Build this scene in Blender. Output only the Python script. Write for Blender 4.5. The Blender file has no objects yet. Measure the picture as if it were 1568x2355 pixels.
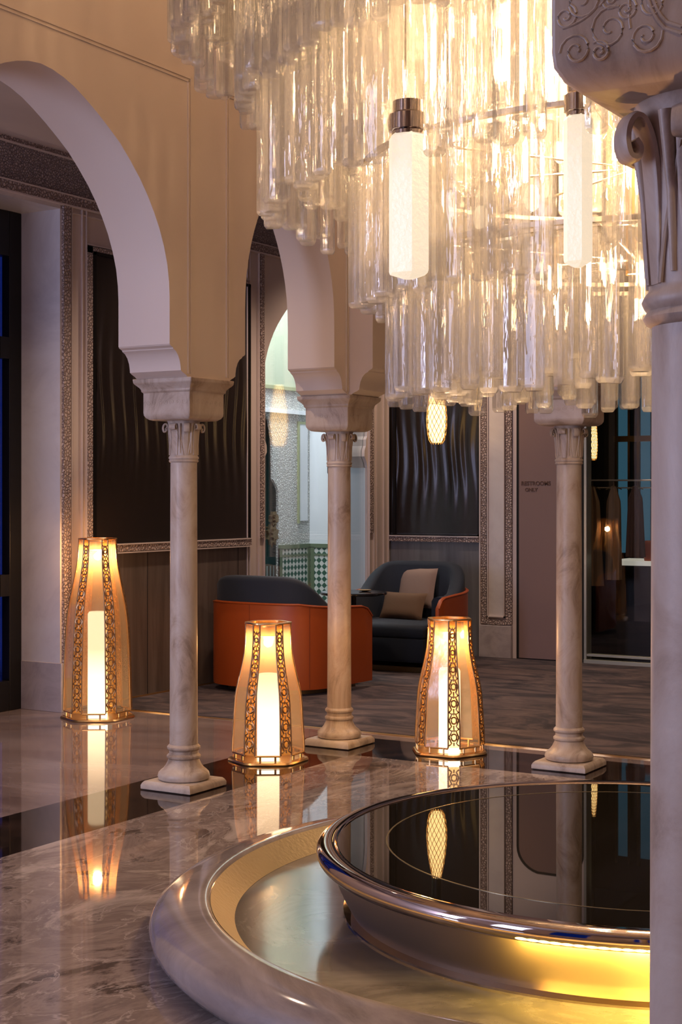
import bpy, bmesh, math, random
from math import sin, cos, pi, radians
from mathutils import Vector
random.seed(7)
S = 1.35                       # metres per layout unit (the eye height)
sc = bpy.context.scene
col = sc.collection
# ------------------------------------------------------------------ camera
YAW = 31.010312558723758
cd = bpy.data.cameras.new('camera'); cam = bpy.data.objects.new('camera', cd); col.objects.link(cam)
cam.location = (3.0853*S, -5.1191*S, S); cam.rotation_euler = (pi/2, 0, radians(YAW))
cd.sensor_width = 36; cd.lens = 3437/2355*36; cd.shift_y = -40.5/2355
cd.clip_start = .05; cd.clip_end = 100
sc.camera = cam
# ------------------------------------------------------------------ look
sc.view_settings.view_transform = 'Standard'; sc.view_settings.look = 'None'
sc.view_settings.gamma = 1; sc.view_settings.use_curve_mapping = False
sc.view_settings.exposure = 0.35
try:
    sc.cycles.transparent_max_bounces = 30
    sc.cycles.adaptive_threshold = .04
    sc.cycles.max_bounces = 9
    sc.cycles.transmission_bounces = 12
    sc.cycles.glossy_bounces = 5
    sc.cycles.diffuse_bounces = 4
    sc.cycles.sample_clamp_indirect = 6
    sc.cycles.caustics_reflective = False
    sc.cycles.caustics_refractive = False
    sc.cycles.blur_glossy = .5
except Exception: pass
w = bpy.data.worlds.new('dusk'); sc.world = w; w.use_nodes = True
w.node_tree.nodes['Background'].inputs[0].default_value = (.004, .02, .22, 1)
w.node_tree.nodes['Background'].inputs[1].default_value = .6
# ------------------------------------------------------------------ lights
def light(name, kind, loc, power, color, rot=(0,0,0), size=None, size_y=None, radius=None, cone=None):
    d = bpy.data.lights.new(name, kind); d.energy = power; d.color = color
    if kind == 'AREA':
        d.shape = 'RECTANGLE' if size_y else 'SQUARE'; d.size = size*S
        if size_y: d.size_y = size_y*S
    elif radius: d.shadow_soft_size = radius*S
    if cone: d.spot_size = radians(cone); d.spot_blend = .7
    o = bpy.data.objects.new(name, d); col.objects.link(o)
    o.location = [c*S for c in loc]; o.rotation_euler = rot
    return o
WARM = (1, .66, .36); WARM2 = (1, .66, .37); COOL = (.60, .65, 1.0)
CX, CY = 1.9135, -1.853        # fountain and chandelier axis
CH_W = 50
for k in range(5):
    a = k*2*pi/5+.3
    light('chandelier_bulb', 'POINT', (CX+.28*cos(a), CY+.28*sin(a), 1.95), CH_W, WARM2, radius=.05)
for k in range(5):
    a = k*2*pi/5+.9
    light('chandelier_bulb', 'POINT', (CX+.70*cos(a), CY+.70*sin(a), 2.18), 26, WARM2, radius=.05)
light('chandelier_bulb', 'POINT', (CX, CY, 1.5), 16, WARM2, radius=.05)
light('chandelier_bulb', 'POINT', (CX, CY, 2.55), 80, WARM2, radius=.08)
# daylight through the south windows
for x in (.6,):
    light('window_daylight', 'AREA', (x, -5.72, 1.45), 38, COOL, (pi/2, 0, 0), .75, 1.9)
light('window_daylight', 'AREA', (-1.2, -5.72, 1.35), 95, COOL, (pi/2, 0, 0), .6, 1.9)
# courtyard room beyond the west arch
light('courtyard_daylight', 'AREA', (-2.55, 3.6, 3.1), 110, (.86, .93, 1), (0, 0, 0), .8)
light('courtyard_daylight', 'AREA', (-2.5, 2.45, 2.4), 24, (.7, .84, 1), (radians(50), 0, radians(35)), .5)
# passage downlights
for p in ((-.8, -2.9, 2.78), (-.85, -.9, 2.78), (-.9, 1.0, 2.78), (-.9, 2.4, 2.78), (.8, 1.6, 2.78), (2.6, 1.6, 2.78)):
    light('down_spot', 'SPOT', p, 100, (1, .71, .52), radius=.04, cone=110)

light('down_spot', 'SPOT', (3.7, -5.2, 2.78), 60, (1, .70, .45), radius=.05, cone=120)  # added warm fill for the foreground column, not a passage fixture
light('added_glow_spot', 'SPOT', (2.60, -3.98, .02), 30, (1, .50, .20), rot=(pi, 0, 0), radius=.02, cone=50)  # added unseen spot, makes the orange glow under the foreground abacus
# ------------------------------------------------------------------ materials
MATS = {}
def mat(name, base=(.8,.8,.8), rough=.5, metal=0, ior=1.5, bump=None, emis=None, estr=0, coat=0, trans=0, spec=None, sheen=0):
    m = bpy.data.materials.new(name); m.use_nodes = True; nt = m.node_tree
    b = nt.nodes['Principled BSDF']
    b.inputs['Base Color'].default_value = (*base, 1); b.inputs['Roughness'].default_value = rough
    b.inputs['Metallic'].default_value = metal; b.inputs['IOR'].default_value = ior
    b.inputs['Coat Weight'].default_value = coat; b.inputs['Transmission Weight'].default_value = trans
    b.inputs['Coat Roughness'].default_value = .03
    if sheen: b.inputs['Sheen Weight'].default_value = sheen
    if emis: b.inputs['Emission Color'].default_value = (*emis, 1); b.inputs['Emission Strength'].default_value = estr
    if bump: add_bump(m, *bump)
    MATS[name] = m
    return m
def N(nt, kind, **kw):
    n = nt.nodes.new(kind)
    for k, v in kw.items():
        if k in n.inputs: n.inputs[k].default_value = v
        else: setattr(n, k, v)
    return n
def coords(nt, scale=(1,1,1)):
    g = N(nt, 'ShaderNodeNewGeometry'); mp = N(nt, 'ShaderNodeMapping'); mp.inputs['Scale'].default_value = scale
    nt.links.new(g.outputs['Position'], mp.inputs[0]); return mp.outputs[0]
def ocoords(nt, scale=(1,1,1)):
    g = N(nt, 'ShaderNodeTexCoord'); mp = N(nt, 'ShaderNodeMapping'); mp.inputs['Scale'].default_value = scale
    nt.links.new(g.outputs['Object'], mp.inputs[0]); return mp.outputs[0]
def ramp(nt, fac, stops, interp='LINEAR'):
    r = N(nt, 'ShaderNodeValToRGB'); r.color_ramp.interpolation = interp
    e = r.color_ramp.elements
    while len(e) < len(stops): e.new(.5)
    for el, (p, c) in zip(e, stops):
        el.position = p; el.color = (*c, 1) if len(c) == 3 else c
    nt.links.new(fac, r.inputs[0]); return r.outputs[0]
def add_bump(m, kind, scale, strength, dist=.01, stretch=(1,1,1)):
    nt = m.node_tree; b = nt.nodes['Principled BSDF']; v = ocoords(nt, stretch)
    if kind == 'noise': t = N(nt, 'ShaderNodeTexNoise', Scale=scale, Detail=4.0); o = t.outputs['Fac']
    elif kind == 'voronoi': t = N(nt, 'ShaderNodeTexVoronoi', Scale=scale); o = t.outputs['Distance']
    elif kind == 'wave': t = N(nt, 'ShaderNodeTexWave', Scale=scale, Distortion=2.0); o = t.outputs['Fac']
    nt.links.new(v, t.inputs['Vector'])
    bp = N(nt, 'ShaderNodeBump', Strength=strength, Distance=dist)
    nt.links.new(o, bp.inputs['Height']); nt.links.new(bp.outputs[0], b.inputs['Normal'])
def marble(name, stops, scale=1.2, rough=.04, ior=1.55, dist=3.0, vein=None, stretch=(1,1,1), coat=0):
    m = mat(name, rough=rough, ior=ior, coat=coat); nt = m.node_tree; b = nt.nodes['Principled BSDF']
    v = coords(nt, stretch)
    n1 = N(nt, 'ShaderNodeTexNoise', Scale=scale, Detail=12.0, Roughness=.68, Distortion=dist)
    nt.links.new(v, n1.inputs['Vector'])
    c = ramp(nt, n1.outputs['Fac'], stops)
    if vein:
        n2 = N(nt, 'ShaderNodeTexNoise', Scale=scale*1.9, Detail=6.0, Roughness=.55, Distortion=dist*.8)
        nt.links.new(v, n2.inputs['Vector'])
        mk = ramp(nt, n2.outputs['Fac'], [(.487, (0,0,0)), (.5, (.7,.7,.7)), (.515, (0,0,0))])
        mx = N(nt, 'ShaderNodeMix', data_type='RGBA'); nt.links.new(mk, mx.inputs[0])
        nt.links.new(c, mx.inputs[6]); mx.inputs[7].default_value = (*vein, 1); c = mx.outputs[2]
    nt.links.new(c, b.inputs['Base Color'])
    return m
plaster = mat('warm white plaster', (.70, .60, .51), .55, bump=('noise', 9, .05, .01))
paint = mat('pale paint', (.62, .53, .50), .5)
crown = mat('ceiling paint', (.66, .58, .54), .6)
def carved(name, a, bcol, scale, strength=.9, dist=.012):
    m = mat(name, a, .6); nt = m.node_tree; b = nt.nodes['Principled BSDF']; v = coords(nt)
    t = N(nt, 'ShaderNodeTexVoronoi', Scale=scale, feature='DISTANCE_TO_EDGE'); nt.links.new(v, t.inputs['Vector'])
    t2 = N(nt, 'ShaderNodeTexNoise', Scale=scale*1.6, Detail=2.0, Distortion=1.5); nt.links.new(v, t2.inputs['Vector'])
    mm = N(nt, 'ShaderNodeMath', operation='MULTIPLY'); nt.links.new(t.outputs[0], mm.inputs[0]); nt.links.new(t2.outputs[0], mm.inputs[1])
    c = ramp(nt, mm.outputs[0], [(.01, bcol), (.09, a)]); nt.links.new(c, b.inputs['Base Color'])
    bp = N(nt, 'ShaderNodeBump', Strength=strength, Distance=dist); r = ramp(nt, mm.outputs[0], [(0, (0,0,0)), (.12, (1,1,1))])
    nt.links.new(r, bp.inputs['Height']); nt.links.new(bp.outputs[0], b.inputs['Normal'])
    return m
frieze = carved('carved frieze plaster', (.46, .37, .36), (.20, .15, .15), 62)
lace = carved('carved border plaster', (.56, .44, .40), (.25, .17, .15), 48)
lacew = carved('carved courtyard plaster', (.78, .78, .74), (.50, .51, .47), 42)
whitewall = mat('courtyard white paint', (.80, .82, .84), .5)
colstone = marble('column limestone', [(.36, (.33,.25,.18)), (.46, (.50,.40,.31)), (.52, (.55,.46,.37)), (.66, (.62,.54,.45))], 7, .38, 1.45, 1.0, stretch=(1,1,.5))
add_bump(colstone, 'noise', 90, .12, .003)
whitemarble = marble('white marble', [(.3, (.55,.50,.50)), (.5, (.66,.61,.60)), (.7, (.70,.66,.65))], 1.0, .25, 1.5, 2.0)
basemarble = marble('plinth marble', [(.3, (.30,.25,.25)), (.6, (.46,.40,.40))], 5, .3, 1.5, 1.0)
floorm = marble('polished grey-beige marble', [(.28, (.035,.026,.022)), (.40, (.11,.082,.07)), (.46, (.27,.215,.19)), (.53, (.19,.148,.13)), (.60, (.38,.32,.28)), (.70, (.45,.39,.35))], 2.3, .03, 1.6, 1.25, vein=(.42,.36,.33), stretch=(1.0,.55,1))
floor2 = marble('polished brown-grey marble', [(.30, (.13,.09,.085)), (.45, (.22,.165,.155)), (.62, (.29,.23,.22)), (.75, (.33,.27,.26))], .9, .05, 1.6, 1.6, stretch=(.45,1,1))
darkm = marble('dark marble', [(.4, (.012,.008,.007)), (.6, (.03,.018,.015)), (.75, (.06,.035,.03))], 2.0, .04, 1.55, 2.0)
basinm = marble('basin marble', [(.3, (.13,.11,.105)), (.5, (.23,.195,.185)), (.7, (.31,.27,.255))], 1.4, .09, 1.7, 2.0)
basinfloor = marble('basin floor stone', [(.3, (.05,.045,.043)), (.5, (.13,.115,.105)), (.7, (.22,.20,.18))], 1.3, .12, 1.9, 2.0)
gold = mat('hammered gold', (.50, .40, .24), .42, .6, bump=('noise', 60, .4, .006))
chrome = mat('polished bronze', (.50, .42, .38), .05, 1.0)
palegold = mat('pale gold metal', (.85, .76, .62), .3, 1.0)
bowlm = mat('brushed bronze', (.26, .20, .15), .40, .8, bump=('noise', 40, .1, .003))
water = mat('still dark water', (.006, .005, .004), .012, 0, 1.6)
bluewater = mat('bronze inlay', (.30, .25, .15), .2, .8)
lacebrass = mat('bronze lace', (.42, .25, .12), .35, .8)
brass = mat('brass', (.78, .50, .22), .30, 1.0)
darkbrass = mat('aged brass', (.20, .14, .07), .4, .9)
blackm = mat('black metal', (.012, .010, .009), .35, .4)
black = mat('black gap', (.003, .003, .003), .8)
wood = marble('smoked oak', [(.3, (.075,.055,.045)), (.5, (.12,.092,.078)), (.7, (.165,.13,.112))], 3, .35, 1.5, .6, stretch=(4,4,.25))
greywood = marble('grey oak', [(.3, (.10,.095,.095)), (.5, (.15,.145,.15)), (.7, (.20,.195,.20))], 3, .4, 1.5, .6, stretch=(4,4,.25))
panelm = mat('dark lacquer', (.020, .014, .012), .28, 0, 1.5)
doorm = mat('taupe lacquer', (.235, .150, .128), .42)
inkm = mat('dark brown lettering', (.10, .045, .02), .5)
orange = mat('burnt orange leather', (.34, .062, .009), .42, 0, 1.45, bump=('noise', 220, .08, .002))
navy = mat('navy velvet', (.004, .011, .026), .8, sheen=.06, bump=('noise', 160, .15, .003))
pillowm = mat('beige linen', (.27, .19, .155), .85, bump=('noise', 200, .3, .003))
pillowb = mat('brown linen', (.13, .075, .042), .85, bump=('noise', 200, .3, .003))
carpetm = marble('patterned carpet', [(.32, (.030,.026,.032)), (.45, (.060,.050,.056)), (.55, (.11,.082,.082)), (.68, (.16,.12,.115))], 2.6, .95, 1.3, 1.2, stretch=(.7,1.5,1))
def emit(name, c, s):
    m = bpy.data.materials.new(name); m.use_nodes = True; nt = m.node_tree; nt.nodes.clear()
    e = N(nt, 'ShaderNodeEmission'); e.inputs[0].default_value = (*c, 1); e.inputs[1].default_value = s
    o = N(nt, 'ShaderNodeOutputMaterial'); nt.links.new(e.outputs[0], o.inputs[0]); MATS[name] = m; return m
glow = emit('lit lamp diffuser', (1, .80, .55), 1.2)
_nt = glow.node_tree; _t = N(_nt, 'ShaderNodeTexCoord'); _s = N(_nt, 'ShaderNodeSeparateXYZ'); _nt.links.new(_t.outputs['Object'], _s.inputs[0])
_m = N(_nt, 'ShaderNodeMapRange'); _m.inputs[1].default_value = 0; _m.inputs[2].default_value = .42; _m.inputs[3].default_value = 4.6; _m.inputs[4].default_value = 1.25
_nt.links.new(_s.outputs[2], _m.inputs[0]); _nt.links.new(_m.outputs[0], _nt.nodes['Emission'].inputs[1])
bulbglow = emit('lit bulb', (1, .76, .5), 2.2)
led = emit('amber led', (1, .62, .10), 10)
ledstrip = emit('amber led strip', (1, .60, .10), 20)
pendglow = emit('lit pendant core', (1, .60, .22), 3.2)
teal = emit('blue sky reflection glow', (.10, .28, .40), .2)  # glowing colour stands in for sky reflections in the shop glass
def glassy(name, tint, t_mix, trl, gl_rough=.05, bump=None, refr=0.0, ior=1.45, trl_col=None, fade=1.0):
    """glass: clear transmission, some scattering (frost / bubbles) and a fresnel reflection"""
    m = bpy.data.materials.new(name); m.use_nodes = True; nt = m.node_tree; nt.nodes.clear()
    o = N(nt, 'ShaderNodeOutputMaterial')
    tr = N(nt, 'ShaderNodeBsdfTransparent'); tr.inputs[0].default_value = (*tint, 1)
    di = N(nt, 'ShaderNodeBsdfTranslucent'); di.inputs[0].default_value = (*(trl_col or tint), 1)
    dd = N(nt, 'ShaderNodeBsdfDiffuse'); dd.inputs[0].default_value = (*(trl_col or tint), 1)
    md = N(nt, 'ShaderNodeMixShader'); md.inputs[0].default_value = .4
    nt.links.new(di.outputs[0], md.inputs[1]); nt.links.new(dd.outputs[0], md.inputs[2])
    m1 = N(nt, 'ShaderNodeMixShader'); m1.inputs[0].default_value = trl
    if refr:
        rf = N(nt, 'ShaderNodeBsdfRefraction', Roughness=.03, IOR=ior); rf.inputs[0].default_value = (*tint, 1)
        mr = N(nt, 'ShaderNodeMixShader'); mr.inputs[0].default_value = refr
        nt.links.new(tr.outputs[0], mr.inputs[1]); nt.links.new(rf.outputs[0], mr.inputs[2]); base = mr.outputs[0]
    else: base = tr.outputs[0]; rf = None
    nt.links.new(base, m1.inputs[1]); nt.links.new(md.outputs[0], m1.inputs[2])
    g = N(nt, 'ShaderNodeBsdfGlossy', Roughness=gl_rough); fr = N(nt, 'ShaderNodeFresnel', IOR=ior)
    ge = N(nt, 'ShaderNodeNewGeometry'); ii = N(nt, 'ShaderNodeMapRange'); nt.links.new(ge.outputs['Backfacing'], ii.inputs[0])
    ii.inputs[3].default_value = ior; ii.inputs[4].default_value = 1/ior; nt.links.new(ii.outputs[0], fr.inputs[0])
    m2 = N(nt, 'ShaderNodeMixShader'); nt.links.new(fr.outputs[0], m2.inputs[0])
    nt.links.new(m1.outputs[0], m2.inputs[1]); nt.links.new(g.outputs[0], m2.inputs[2])
    if bump:
        v = coords(nt, bump[3] if len(bump) > 3 else (1,1,1)); t = N(nt, 'ShaderNodeTexNoise', Scale=bump[0], Detail=3.0)
        nt.links.new(v, t.inputs['Vector']); bp = N(nt, 'ShaderNodeBump', Strength=bump[1], Distance=bump[2])
        nt.links.new(t.outputs[0], bp.inputs['Height'])
        for n in (g, fr, rf):
            if n: nt.links.new(bp.outputs[0], n.inputs['Normal'])
    nt.links.new(m2.outputs[0], o.inputs[0]); MATS[name] = m; return m
crystal = glassy('clear crystal', (.992, .988, .98), 0, .10, .05, bump=(30, .35, .01, (1,1,.2)), refr=.30, ior=1.75, trl_col=(1, .95, .88))
cutend = glassy('ground crystal end', (.99, .98, .96), 0, .24, .2, refr=.0, ior=1.6, trl_col=(1, .95, .86))
amber = glassy('amber lantern glass', (1, .93, .85), 0, .10, .12, bump=(30, .1, .01), trl_col=(1, .74, .48))
ambers = glassy('deep amber strip glass', (1, .86, .62), 0, .30, .2, trl_col=(1, .55, .18))
shoppane = glassy('clear shop pane', (.96, .97, .97), 0, .0, .0, ior=1.45)
pane = glassy('clear pane', (.96, .97, .97), 0, .0, .0, ior=1.95)
darkpane = glassy('smoked pane', (.96, .97, .98), 0, .0, .0, ior=1.6)
frost = mat('frosted lit glass', (.85, .75, .62), .3, emis=(1, .84, .62), estr=.62, bump=('noise', 60, .6, .01))
# tiles
tilem = mat('green and white mosaic tile', rough=.2); _nt = tilem.node_tree
_v = coords(_nt); _sx = N(_nt, 'ShaderNodeSeparateXYZ'); _nt.links.new(_v, _sx.inputs[0])
_ad = N(_nt, 'ShaderNodeMath', operation='ADD'); _nt.links.new(_sx.outputs[0], _ad.inputs[0]); _nt.links.new(_sx.outputs[1], _ad.inputs[1])
_cb = N(_nt, 'ShaderNodeCombineXYZ'); _nt.links.new(_ad.outputs[0], _cb.inputs[0]); _nt.links.new(_sx.outputs[2], _cb.inputs[1])
_mp = N(_nt, 'ShaderNodeMapping'); _mp.inputs['Rotation'].default_value = (0, 0, pi/4); _nt.links.new(_cb.outputs[0], _mp.inputs[0])
_ck = N(_nt, 'ShaderNodeTexChecker', Scale=22.0); _ck.inputs[1].default_value = (.04, .12, .08, 1); _ck.inputs[2].default_value = (.72, .72, .66, 1)
_nt.links.new(_mp.outputs[0], _ck.inputs[0]); _nt.links.new(_ck.outputs[0], _nt.nodes['Principled BSDF'].inputs['Base Color'])
greenm = mat('green glazed border', (.14, .19, .11), .3)
olive = mat('olive line paint', (.36, .38, .20), .5)
tealdoor = mat('teal painted door', (.045, .15, .125), .3)
tealpale = mat('pale teal door frame', (.42, .60, .60), .35)
bluejamb = mat('pale blue jamb paint', (.60, .68, .78), .45)

# ------------------------------------------------------------------ mesh helpers (layout units, scaled by S)
class MB:
    def __init__(s): s.v = []; s.f = []
    def loops(s, loops, closed=True, cap0=True, cap1=True):
        n = len(loops[0]); b = len(s.v)
        for l in loops: s.v += [tuple(p) for p in l]
        m = n if closed else n-1
        for i in range(len(loops)-1):
            for j in range(m):
                k = (j+1) % n
                s.f.append((b+i*n+j, b+i*n+k, b+(i+1)*n+k, b+(i+1)*n+j))
        if cap0 and closed: s.f.append(tuple(b+j for j in reversed(range(n))))
        if cap1 and closed: s.f.append(tuple(b+(len(loops)-1)*n+j for j in range(n)))
        return s
    def box(s, x0, x1, y0, y1, z0, z1):
        return s.loops([[(x0,y0,z), (x1,y0,z), (x1,y1,z), (x0,y1,z)] for z in (z0, z1)])
    def sq(s, prof, cx=0, cy=0, sx=1, sy=1):
        return s.loops([[(cx-h*sx,cy-h*sy,z), (cx+h*sx,cy-h*sy,z), (cx+h*sx,cy+h*sy,z), (cx-h*sx,cy+h*sy,z)] for h, z in prof])
    def lathe(s, prof, seg=48, cx=0, cy=0, cap0=True, cap1=True):
        return s.loops([[(cx+r*cos(2*pi*k/seg), cy+r*sin(2*pi*k/seg), z) for k in range(seg)] for r, z in prof], cap0=cap0, cap1=cap1)
    def ring(s, prof, seg=128, cx=0, cy=0):       # closed profile revolved
        b = len(s.v); n = len(prof)
        for k in range(seg):
            a = 2*pi*k/seg
            s.v += [(cx+r*cos(a), cy+r*sin(a), z) for r, z in prof]
        for k in range(seg):
            k2 = (k+1) % seg
            for j in range(n):
                j2 = (j+1) % n
                s.f.append((b+k*n+j, b+k2*n+j, b+k2*n+j2, b+k*n+j2))
        return s
    def tube(s, path, r, seg=8, cyc=False, flat=None, up=(0,0,1)):
        P = [Vector(p) for p in path]; L = []; n = len(P); up = Vector(up)
        for i, p in enumerate(P):
            if cyc: t = P[(i+1) % n]-P[i-1]
            else: t = P[min(i+1, n-1)]-P[max(i-1, 0)]
            t.normalize(); a = t.cross(up)
            if a.length < 1e-4: a = t.cross(Vector((1, .01, 0)))
            a.normalize(); b = a.cross(t)
            rr = r[i] if isinstance(r, (list, tuple)) else r
            fl = flat or 1
            L.append([p+a*(rr*cos(2*pi*k/seg))+b*(rr*fl*sin(2*pi*k/seg)) for k in range(seg)])
        if cyc: L.append(L[0]); return s.loops(L, cap0=False, cap1=False)
        return s.loops(L)
    def scroll(s, pr, a, wd, th):
        P4 = [Vector((r_, z_, wd[i] if isinstance(wd, list) else wd)) for i, (r_, z_) in enumerate(pr)]; Q = []
        for i in range(len(P4)-1):
            p0, p1, p2, p3 = P4[max(i-1, 0)], P4[i], P4[i+1], P4[min(i+2, len(P4)-1)]
            for k in range(4):
                t = k/4; Q.append(.5*((2*p1)+(p2-p0)*t+(2*p0-5*p1+4*p2-p3)*t*t+(3*p1-p0-3*p2+p3)*t**3))
        Q.append(P4[-1]); return s.scroll_raw([(q.x, q.y) for q in Q], a, [q.z for q in Q], th)
    def scroll_raw(s, pr, a, wd, th):     # ribbon following a radial profile (r, z) in the vertical plane at angle a
        ca, sa = cos(a), sin(a); L = []; n = len(pr)
        for i, (r_, z_) in enumerate(pr):
            r0, z0 = pr[max(i-1, 0)]; r1, z1 = pr[min(i+1, n-1)]; l = math.hypot(r1-r0, z1-z0) or 1
            nr, nz = (z1-z0)/l, -(r1-r0)/l; w_ = wd[i] if isinstance(wd, (list, tuple)) else wd; row = []
            for u, v in ((-1,-.5),(-1,.5),(-.8,.9),(-.35,.75),(0,.95),(.35,.75),(.8,.9),(1,.5),(1,-.5),(.6,-1),(-.6,-1)):
                rr, zz = r_+nr*v*th, z_+nz*v*th
                row.append((rr*ca-u*w_*sa, rr*sa+u*w_*ca, zz))
            L.append(row)
        return s.loops(L)
    def prism(s, poly, axis, a, b):               # poly of 2D points; axis 'x': (y,z), 'y': (x,z), 'z': (x,y)
        def P(u, v, w): return {'x': (w,u,v), 'y': (u,w,v), 'z': (u,v,w)}[axis]
        return s.loops([[P(u, v, w) for u, v in poly] for w in (a, b)])
    def build(s, name, m, parent=None, loc=(0,0,0), smooth=35, bevel=0, rz=0, stuff=False):
        me = bpy.data.meshes.new(name); me.from_pydata([(x*S, y*S, z*S) for x, y, z in s.v], [], s.f)
        bm = bmesh.new(); bm.from_mesh(me); bmesh.ops.recalc_face_normals(bm, faces=bm.faces); bm.to_mesh(me); bm.free()
        if smooth:
            me.shade_smooth(); me.set_sharp_from_angle(angle=radians(smooth))
        me.materials.append(m)
        o = bpy.data.objects.new(name, me); col.objects.link(o); o.location = [c*S for c in loc]; o.rotation_euler = (0,0,rz)
        if parent: o.parent = parent
        if bevel:
            md = o.modifiers.new('bevel', 'BEVEL'); md.width = bevel*S; md.segments = 3; md.limit_method = 'ANGLE'
        if stuff: o['kind'] = 'stuff'
        return o
def empty(name, loc, label, cat, group=None, rz=0):
    o = bpy.data.objects.new(name, None); col.objects.link(o); o.empty_display_size = .1
    o.location = [c*S for c in loc]; o.rotation_euler = (0,0,rz); tag(o, label, cat, group); return o
def tag(o, label, cat, group=None):
    o['label'] = label; o['category'] = cat
    if group: o['group'] = group
    return o
def struct(name, mb, m, smooth=35, bevel=0, parent=None):
    o = mb.build(name, m, parent, smooth=smooth, bevel=bevel)
    if not parent: o['kind'] = 'structure'
    return o
def copy_tree(o, parent=None):
    c = o.copy(); col.objects.link(c)
    if parent: c.parent = parent
    for ch in [x for x in bpy.data.objects if x.parent == o]: copy_tree(ch, c)
    return c

# ------------------------------------------------------------------ the setting
W1, W2, EX, SY = -1.55, 3.2, 5.4, -5.9
ROOMX, ROOMY = 3.827, -4.17
struct('floor', MB().box(.163, ROOMX-.163, ROOMY+.163, -.18, -.06, 0), floorm)
b = MB(); b.box(W1-.5, -.2, SY, .30, -.06, 0); b.box(ROOMX+.2, EX, SY, .30, -.06, 0); b.box(-.2, ROOMX+.2, SY, ROOMY-.2, -.06, 0); b.box(-.2, ROOMX+.2, .2, .30, -.06, 0)
struct('floor', b, floor2)
b = MB(); b.box(-.2, .163, ROOMY-.2, .2, -.06, .0); b.box(ROOMX-.163, ROOMX+.2, ROOMY-.2, .2, -.06, 0); b.box(.163, ROOMX-.163, -.18, .2, -.06, 0); b.box(.163, ROOMX-.163, ROOMY-.2, ROOMY+.163, -.06, 0)
struct('floor', b, darkm)
struct('floor', MB().box(W1, EX, .318, W2+1.6, -.06, -.004), black)
cp = MB().box(W1+.005, EX, .318, W2-.012, -.004, .006).build('carpet', carpetm)
tag(cp, 'dark grey and mauve patterned carpet under the tub chairs', 'carpet')
struct('trim_1', MB().box(W1, EX, .30, .318, -.06, .004), brass)
struct('floor', MB().box(-3.8, W1-.02, 1.0, 5.6, -.06, 0), floorm)

BIG = [(0,2.25),(.05,2.245),(.10,2.233),(.15,2.215),(.2,2.19),(.25,2.162),(.304,2.128),(.36,2.09),(.41,2.045),(.455,2.0),(.496,1.951),(.527,1.905),(.555,1.857),(.58,1.80),(.597,1.745),(.606,1.69),(.609,1.64),(.609,1.49)]
SML = [(0,2.165),(.035,2.155),(.07,2.137),(.105,2.113),(.14,2.083),(.172,2.05),(.20,2.015),(.225,1.97),(.246,1.925),(.265,1.875),(.281,1.82),(.292,1.765),(.298,1.71),(.30,1.65),(.30,1.49)]
# corbel offsets outwards from the vertical of the opening down to the abacus
CORB = [(.004,1.485),(.018,1.479),(.020,1.475),(.034,1.468),(.046,1.455),(.055,1.437),(.059,1.418),(.060,1.408),(.070,1.402),(.085,1.396),(.098,1.388)]
def arch(c, prof, half):
    k = half/prof[-1][0]
    right = [(c+d*k, z) for d, z in prof] + [(c+half+d, z) for d, z in CORB]
    left = [(2*c-x, z) for x, z in reversed(right)]
    return left+right[1:]
TOP = 3.75
def wall_poly(y0, y1, arches):
    poly = [(y0, TOP), (y0, 1.388)]
    for c, p, h in arches: poly += arch(c, p, h)
    poly += [(y1, 1.388), (y1, TOP)]
    return poly
T = .1065
arcW = [(-3.425, BIG, .531), (CY, BIG, .609), (-.5135, SML, .30)]
arcN = [(.5, SML, .285), (CX, BIG, .715), (3.33, SML, .285)]
struct('wall_west_arcade', MB().prism(wall_poly(ROOMY, T, arcW), 'x', -T, T), plaster, smooth=25)
struct('wall_north_arcade', MB().prism(wall_poly(T, ROOMX-T, arcN), 'y', -T, T), plaster, smooth=25)
struct('wall_east_arcade', MB().prism(wall_poly(ROOMY, T, arcW), 'x', ROOMX-T, ROOMX+T), plaster, smooth=25)
# alfiz frames on the room faces of the arcade walls
b = MB()
def alfiz(b, ya, yb, zt, x):
    for e in (0, .012):
        b.box(x, x+.004, ya+e, ya+e+.005, 1.40, zt-e); b.box(x, x+.004, yb-e-.005, yb-e, 1.40, zt-e); b.box(x, x+.004, ya+e, yb-e, zt-e-.005, zt-e)
alfiz(b, -2.575, -1.131, 2.38, T); alfiz(b, -.93, -.11, 2.38, T)
struct('trim_2', b, plaster)
# ceilings and outer walls
b = MB(); b.box(W1-.1, -T, SY, W2+.1, 2.86, 2.95); b.box(ROOMX+T, EX, SY, W2+.1, 2.86, 2.95); b.box(-T, ROOMX+T, T, W2+.1, 2.86, 2.95); b.box(-T, ROOMX+T, SY, ROOMY, 2.86, 2.95)
struct('ceiling', b, crown)
struct('ceiling', MB().box(-T, ROOMX+T, ROOMY-.02, T, TOP, TOP+.1), crown)
struct('wall_east', MB().box(EX, EX+.1, SY, W2+.1, 0, 2.86), paint)
# south wall with four window openings
b = MB(); xs = [W1-.6, -1.5, -.9, .22, .98, 1.52, 2.28, 3.22, 3.98, EX]
for i in range(0, len(xs), 2): b.box(xs[i], xs[i+1], SY, SY+.1, 0, 2.86)
for i in range(1, len(xs)-1, 2):
    b.box(xs[i], xs[i+1], SY, SY+.1, 2.45, 2.86); b.box(xs[i], xs[i+1], SY, SY+.1, 0, .35)
struct('wall_south', b, paint)
struct('wall_south_arcade', MB().box(-T, ROOMX+T, ROOMY-.02-.02, ROOMY-.02, 2.95, TOP), plaster)

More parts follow.
